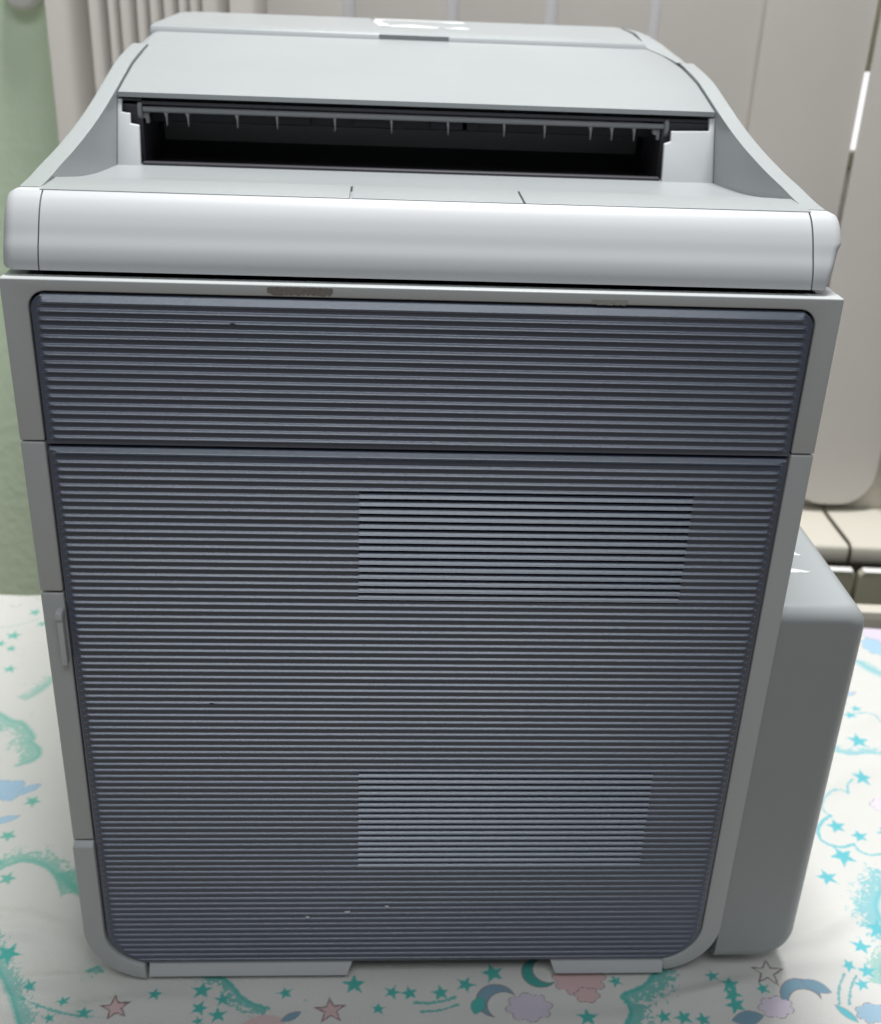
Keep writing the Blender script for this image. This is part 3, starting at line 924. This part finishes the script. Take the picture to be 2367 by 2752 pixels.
# top strip with the little flap in the middle
def strip(name, xa, xb, ya=0.0288, yb=0.0628):
    return box(name, xa, xb, ya, yb, 0.5372, 0.5403, LIGHT, pr, 0.0004)
strip("top_strip", -0.2030, -0.0428)
strip("flap", -0.0418, 0.0493)
strip("top_strip", 0.0503, 0.2050)

# --- side rails: S-shaped rising sides of the top unit
RAIL = [(0.030, 0.5395), (0.055, 0.5408), (0.080, 0.5434), (0.110, 0.5460), (0.140, 0.5494), (0.165, 0.5527), (0.190, 0.5566), (0.215, 0.5612),
        (0.240, 0.5664), (0.270, 0.5728), (0.300, 0.5788), (0.340, 0.5836), (0.390, 0.5878), (0.422, 0.5899), (0.430, 0.5904), (0.460, 0.5930), (0.520, 0.5956), (0.600, 0.5966)]
def railz(y): return interp(RAIL, y)
RS = spline(RAIL[:13], 3)
def rail(sx, yend, x_in, x_out):
    top = [(y, z) for y, z in RS if 0.031 < y < yend] + [(yend, railz(yend))]
    loop = [(yend, 0.5024), (yend, railz(yend))] + list(reversed(top[:-1])) + [(0.0640, railz(0.064)) if False else (top[0][0], 0.5380), (0.0640, 0.5370), (0.0640, 0.5024)]
    # drop duplicate knots
    L2 = []
    for q in loop:
        if not L2 or (abs(L2[-1][0] - q[0]) + abs(L2[-1][1] - q[1])) > 1e-5:
            L2.append(q)
    bm = prism_bm(L2, 'X', sx * x_in, sx * x_out)
    bmesh.ops.recalc_face_normals(bm, faces=bm.faces)
    es = []
    for ed in bm.edges:
        a, b = ed.verts
        if abs(a.co.x - sx * x_out) < 1e-6 and abs(b.co.x - sx * x_out) < 1e-6 and min(a.co.z, b.co.z) > 0.5375 and abs(a.co.y - b.co.y) > 1e-4 and max(a.co.z - railz(a.co.y), b.co.z - railz(b.co.y)) > -0.002:
            es.append(ed)
    bmesh.ops.bevel(bm, geom=es, offset=0.0028, segments=4, profile=0.5, affect='EDGES', clamp_overlap=True)
    return finish("side_rail", bm, LIGHT, pr, smooth=35)
rail(-1, 0.362, 0.2045, 0.2165)
rail(1, 0.362, 0.2045, 0.2165)

# --- output tray floor, pillars, slot
TRAY = spline([(0.0630, 0.5398), (0.072, 0.5384), (0.095, 0.5345), (0.117, 0.5307), (0.153, 0.5258), (0.188, 0.5224), (0.2255, 0.5193), (0.245, 0.5180)], 3)
loop = list(reversed(TRAY)) + [(0.0630, 0.512), (0.245, 0.512)]
prism("output_tray", loop, 'X', -0.2043, 0.2043, LIGHT, pr, smooth=30)

def lean(y0, z):                      # pillar faces lean back
    return y0 + (z - 0.5195) * 0.42
def pillar(pts):
    bm = bmesh.new()
    A = [bm.verts.new((x, lean(0.2225, z), z)) for x, z in pts]
    B = [bm.verts.new((x, lean(0.2225, z) + 0.0045, z)) for x, z in pts]
    bm.faces.new(A)
    bm.faces.new(list(reversed(B)))
    for i in range(len(pts)):
        j = (i + 1) % len(pts)
        bm.faces.new((A[i], B[i], B[j], A[j]))
    return finish("pillar", bm, BUMPER, pr, bevel=0.0006)
pillar([(-0.2043, 0.514), (-0.1885, 0.514), (-0.1900, 0.5440), (-0.1958, 0.5448), (-0.1958, 0.5512), (-0.2015, 0.5518), (-0.2015, 0.5600), (-0.2043, 0.5600)])
pillar([(0.2043, 0.514), (0.2043, 0.5600), (0.2005, 0.5600), (0.2005, 0.5520), (0.1740, 0.5512), (0.1740, 0.5446), (0.1695, 0.5430), (0.1680, 0.514)])
# dark cavity
bm = bmesh.new()
for q in ([(-0.196, 0.232, 0.5155), (0.178, 0.232, 0.5155), (0.178, 0.40, 0.5155), (-0.196, 0.40, 0.5155)],
          [(-0.204, 0.40, 0.515), (0.204, 0.40, 0.515), (0.204, 0.40, 0.575), (-0.204, 0.40, 0.575)],
          [(-0.196, 0.240, 0.5155), (-0.196, 0.40, 0.5155), (-0.196, 0.40, 0.575), (-0.196, 0.302, 0.575), (-0.196, 0.302, 0.545), (-0.196, 0.240, 0.540)],
          [(0.178, 0.240, 0.5155), (0.178, 0.40, 0.5155), (0.178, 0.40, 0.575), (0.178, 0.302, 0.575), (0.178, 0.302, 0.545), (0.178, 0.240, 0.540)]):
    bm.faces.new([bm.verts.new(p) for p in q])
finish("slot_lining", bm, DARK, pr)
box("slot_cheek", -0.2042, -0.1890, 0.2430, 0.3000, 0.5155, 0.5600, CHARCOAL, pr)
box("slot_cheek", 0.1690, 0.2042, 0.2430, 0.3000, 0.5155, 0.5560, CHARCOAL, pr)
box("slot_sill", -0.1880, 0.1675, 0.2260, 0.2320, 0.5150, 0.5213, CHARCOAL, pr, 0.0008)
box("inner_guide", -0.1870, 0.1668, 0.262, 0.300, 0.5430, 0.5600, DARK, pr, 0.001)
for xa, w in ((-0.100, 0.024), (-0.046, 0.026), (0.008, 0.026), (0.030, 0.012)):
    box("guide_block", xa, xa + w, 0.2565, 0.2618, 0.5445, 0.5500, DARK, pr, 0.0005)
# rod with its brackets and the paper fingers
rz, ry = 0.5533, 0.2440
sec = [[(x, ry + 0.0022 * math.cos(a), rz + 0.0019 * math.sin(a)) for a in [2 * math.pi * i / 16 for i in range(16)]] for x in (-0.1885, 0.1700)]
rod = finish("exit_rod", loft_bm(sec), RODM, pr)
for x in (-0.1918, 0.1702):
    sec = [[(xx, ry + 0.0040 * k * math.cos(a), rz - 0.0008 + 0.0058 * k * math.sin(a)) for a in [2 * math.pi * i / 20 for i in range(20)]] for xx, k in ((x, 0.9), (x + 0.0004, 1.0), (x + 0.0026, 1.0), (x + 0.003, 0.9))]
    finish("rod_bracket", loft_bm(sec), RODM, rod)
for xa in (-0.1872, 0.1660):
    prism("clip", [(xa, 0.5440), (xa + 0.0022, 0.5440), (xa + 0.0022, 0.5512), (xa - 0.003, 0.5512), (xa - 0.003, 0.5478), (xa, 0.5470)], 'Y', 0.2445, 0.2500, RODM, rod, bevel=0.0004)
for x in (-0.1729, -0.1584, -0.1250, -0.0979, -0.0584, -0.0195, 0.0196, 0.0586, 0.0869, 0.1192, 0.1341, 0.1498):
    w = 0.0021 if abs(x) > 0.1 else 0.0013
    pts = [(x - w, 0.5522), (x + w * 0.5, 0.5522), (x + 0.0006, 0.5490), (x + 0.0004, 0.5430), (x - 0.0001, 0.5426), (x - 0.0006, 0.5482)]
    prism("paper_finger", pts, 'Y', 0.2430, 0.2470, RODM, rod, bevel=0.0002, seg=1)

# --- sloping cover, lid
def coverz(y): return railz(y) - 0.0016 + 0.0016 * min(1, max(0, (y - 0.33) / 0.06))
ys = [0.2390 + (0.4300 - 0.2390) * i / 26 for i in range(27)]
def halves(y):
    """left and right x of the sloping cover: widens behind the left rail, narrows at the upper right"""
    xl = -0.2037 if y < 0.3635 else -0.2165
    xr = 0.2037
    if y > 0.33:
        k = (y - 0.33) / 0.10
        xr = 0.2037 - 0.013 * min(1, k) ** 1.6
    return xl, xr
bm = bmesh.new()
rows = []
ylist = sorted(ys + [0.3630, 0.3640, 0.4190])
RX0, RX1, RY0, RY1 = -0.0292, 0.0284, 0.4190, 0.4300
for y in ylist:
    xl, xr = halves(y)
    z = coverz(y)
    row = []
    rrad = 0.011 if y > 0.3635 else 0.0006
    xs = [(xl + rrad * (1 - math.sin(R(a))), -rrad * (1 - math.cos(R(a)))) for a in (90, 67, 45, 22, 0)]
    # corner of the plan towards the back left is handled by the lid
    xs += [(-0.12, 0), (RX0, 0), (RX1, 0), (0.12, 0), (xr - 0.0006, 0), (xr, -0.0004)]
    for x, dz in xs:
        row.append(bm.verts.new((x, y, z + dz)))
    rows.append(row)
for i in range(len(rows) - 1):
    for j in range(len(rows[0]) - 1):
        yc = 0.5 * (rows[i][j].co.y + rows[i + 1][j].co.y)
        bm.faces.new((rows[i][j], rows[i][j + 1], rows[i + 1][j + 1], rows[i + 1][j]))
bmesh.ops.recalc_face_normals(bm, faces=bm.faces)
ret = bmesh.ops.extrude_edge_only(bm, edges=[e for e in bm.edges if len(e.link_faces) == 1])
for g in ret["geom"]:
    if isinstance(g, bmesh.types.BMVert):
        g.co.z -= 0.0032
        if g.co.y < 0.2395: g.co.y += 0.0006
finish("sloping_cover", bm, LIGHT, pr, smooth=38)
# dark underside strip behind the lip
box("cover_brace", -0.2030, 0.2030, 0.2430, 0.2550, 0.5566, 0.5586, CHARCOAL, pr)
# right shoulder next to the cover
def shoulder():
    secs = []
    for y in [0.3634 + (0.598 - 0.3634) * i / 18 for i in range(19)]:
        z = railz(y)
        xr_ = halves(min(y, 0.43))[1] + 0.0011
        if y > 0.43: xr_ = 0.1918 + 0.010 * min(1, (y - 0.43) / 0.10)
        xo = 0.2165
        if y > 0.545:
            xo -= 0.028 * (1 - math.sqrt(max(0, 1 - ((y - 0.545) / 0.0535) ** 2)))
        r = 0.0095
        s = [(xr_, y, 0.505), (xr_, y, z)]
        s += [(max(xo - r + r * math.sin(R(a)), xr_ + 0.0002 + 0.00001 * a), y, z - r * (1 - math.cos(R(a)))) for a in (0, 15, 30, 45, 60, 75, 90)]
        s += [(max(xo, xr_ + 0.002), y, 0.505)]
        secs.append(s)
    finish("shoulder_cover", loft_bm(secs), LIGHT, pr, smooth=35)
shoulder()
# lid: flat top, sloping front face with a grip recess, rounded back-left corner
def lidz(y): return 0.5960 + (y - 0.430) * 0.0070
def lid_plan(yf, nd):
    return [(-0.2130, yf), (-0.0293, yf), (-0.0293, yf + nd), (0.0275, yf + nd), (0.0275, yf), (0.1900, yf), (0.1950, 0.48), (0.2000, 0.53),
            (0.2008, 0.580), (0.1960, 0.590), (0.188, 0.592), (0.0, 0.588)] + arc(-0.185, 0.556, 0.030, 90, 180, 8) + [(-0.2152, 0.54), (-0.2150, 0.45)]
secs = []
for dz, ins, yf, nd in ((-0.03, 0, 0.4232, 0.0032), (-0.0068, 0, 0.4234, 0.0030), (-0.0024, 0.0, 0.4256, 0.0010), (-0.0023, 0.0, 0.4257, 0.0),
                        (-0.0018, 0.0010, 0.4264, 0.0), (-0.0010, 0.0028, 0.4278, 0.0), (-0.0002, 0.0045, 0.4300, 0.0), (0.0, 0.0062, 0.4325, 0.0)):
    L = inset_loop(lid_plan(yf - ins, nd), ins)
    secs.append([(x, y, lidz(max(y, 0.43)) + dz) for x, y in L])
finish("lid", loft_bm(secs), LIGHT, pr, smooth=40)
# closed rear of the top unit
prism("rear_housing", [(-0.2155, 0.3638), (0.2000, 0.3638), (0.2000, 0.560), (-0.2155, 0.560)], 'Z', 0.5030, 0.5560, LIGHT, pr)

# glue residue: ragged white patches left on the lid and the side box
def ragged(name, pts, zf, m, parent, seed, wob=0.0012, th=0.0005, sub=5):
    rnd = random.Random(seed)
    P = []
    n = len(pts)
    for i in range(n):
        a, b = Vector(pts[i]), Vector(pts[(i + 1) % n])
        for k in range(sub):
            q = a.lerp(b, k / sub)
            P.append((q.x + rnd.uniform(-wob, wob), q.y + rnd.uniform(-wob, wob)))
    bm = bmesh.new()
    T = [bm.verts.new((x, y, zf(x, y) + th)) for x, y in P]
    B = [bm.verts.new((x, y, zf(x, y) - 0.0002)) for x, y in P]
    bm.faces.new(T)
    for i in range(len(P)):
        j = (i + 1) % len(P)
        bm.faces.new((T[i], B[i], B[j], T[j]))
    return finish(name, bm, m, parent)
lz = lambda x, y: lidz(y)
ragged("glue_residue", [(-0.037, 0.566), (-0.012, 0.568), (0.012, 0.566), (0.030, 0.562), (0.048, 0.566), (0.047, 0.546), (0.036, 0.541), (0.022, 0.554), (0.0, 0.556), (-0.024, 0.556), (-0.030, 0.550)], lz, RESIDUE, pr, 1, 0.0018)
ragged("glue_residue", [(-0.037, 0.566), (-0.028, 0.556), (-0.028, 0.520), (-0.022, 0.510), (-0.022, 0.490), (-0.030, 0.482), (-0.033, 0.510)], lz, RESIDUE, pr, 2, 0.0014)
ragged("glue_residue", [(-0.026, 0.480), (-0.010, 0.502), (0.000, 0.507), (0.014, 0.492), (0.021, 0.490), (0.021, 0.476), (0.006, 0.474), (-0.012, 0.476)], lz, RESIDUE, pr, 3, 0.0012)
ragged("glue_residue", [(0.024, 0.480), (0.034, 0.488), (0.042, 0.500), (0.050, 0.476), (0.038, 0.473)], lz, RESIDUE, pr, 4, 0.0010)

# worn marks on the front of the upper frame
def front_patch(name, x0, x1, z0, z1, m, seed, slope):
    rnd = random.Random(seed)
    n = 34
    top = [(x0 + (x1 - x0) * i / n, z1 - 0.0004 * rnd.random() - (0.0012 * rnd.random() if i in (0, n) else 0)) for i in range(n + 1)]
    bot = [(x0 + (x1 - x0) * i / n, z0 + 0.0011 * rnd.random() ** 2 + (0.0010 * rnd.random() if i in (0, n) else 0)) for i in range(n + 1)]
    loop = bot + list(reversed(top))
    bm = bmesh.new()
    A = [bm.verts.new((x, -0.00012, z)) for x, z in loop]
    B = [bm.verts.new((x, 0.0005, z)) for x, z in loop]
    bm.faces.new(A)
    for i in range(len(loop)):
        j = (i + 1) % len(loop)
        bm.faces.new((A[i], B[i], B[j], A[j]))
    return finish(name, bm, m, uf)
front_patch("scuff_mark", -0.0845, -0.0505, 0.4950, 0.4998, SCUFF, 5, 0)
front_patch("scuff_mark", 0.0850, 0.1045, 0.4940, 0.4972, SCUFF2, 6, 0)
# small nicks on the ribs
for k, (x, z, w) in enumerate(((-0.1025, 0.4797, 0.0018), (-0.1250, 0.2385, 0.0018))):
    prism("nick", [(x - w, z + 0.0002), (x - w * 0.2, z - 0.0003), (x + w, z - 0.0002), (x + w * 0.3, z + 0.0003)], 'Y', YB - 0.0016, 0.0012, CHARCOAL, lp if z < 0.408 else pr)
for k, (x, z, w) in enumerate(((-0.0420, 0.0655, 0.0020), (-0.0150, 0.0702, 0.0014), (-0.0690, 0.0608, 0.0012))):
    prism("chip", [(x - w, z + 0.0001), (x - w * 0.3, z - 0.0006), (x + w, z - 0.0003), (x + w * 0.6, z + 0.0004)], 'Y', YB - 0.0015, 0.0012, RESIDUE, lp)

# --- side paper box on the right
def side_box():
    x0, x1, z0, z1 = 0.2202, 0.2775, 0.0125, 0.3074
    loop = [(x0, z0), (x1 - 0.026, z0)] + arc(x1 - 0.026, z0 + 0.026, 0.026, -90, 0, 10)[1:] + arc(x1 - 0.016, z1 - 0.016, 0.016, 0, 90, 8) + [(x0, z1)]
    r = 0.0110
    secs = []
    def ring(y, d):
        L = inset_loop(loop, d) if d else loop
        return [(max(x0, min(x, 9)) if abs(ox - x0) > 1e-6 else x0, y, z) for (x, z), (ox, oz) in zip(L, loop)]
    secs.append(ring(0.0015, r + 0.002))
    for a in (0, 8, 18, 30, 45, 60, 75, 90):
        d = r - r * math.sin(R(a))
        secs.append(ring(0.0015 + r - r * math.cos(R(a)), d))
    secs.append(ring(0.30, 0))
    s = ring(0.42, 0)
    secs.append(s)
    o = finish("side_box", loft_bm(secs), LIGHT, pr, smooth=40)
    return o
sb = side_box()
tz = lambda x, y: 0.3072
ragged("glue_residue", [(0.222, 0.0555), (0.235, 0.0545), (0.247, 0.052), (0.254, 0.0485), (0.245, 0.0475), (0.222, 0.050)], tz, RESIDUE, sb, 8, 0.0006)
ragged("glue_residue", [(0.222, 0.080), (0.240, 0.078), (0.252, 0.075), (0.255, 0.071), (0.243, 0.070), (0.222, 0.073)], tz, RESIDUE, sb, 9, 0.0007)
ragged("glue_residue", [(0.222, 0.125), (0.248, 0.124), (0.250, 0.112), (0.222, 0.112)], tz, RESIDUE, sb, 10, 0.0007)
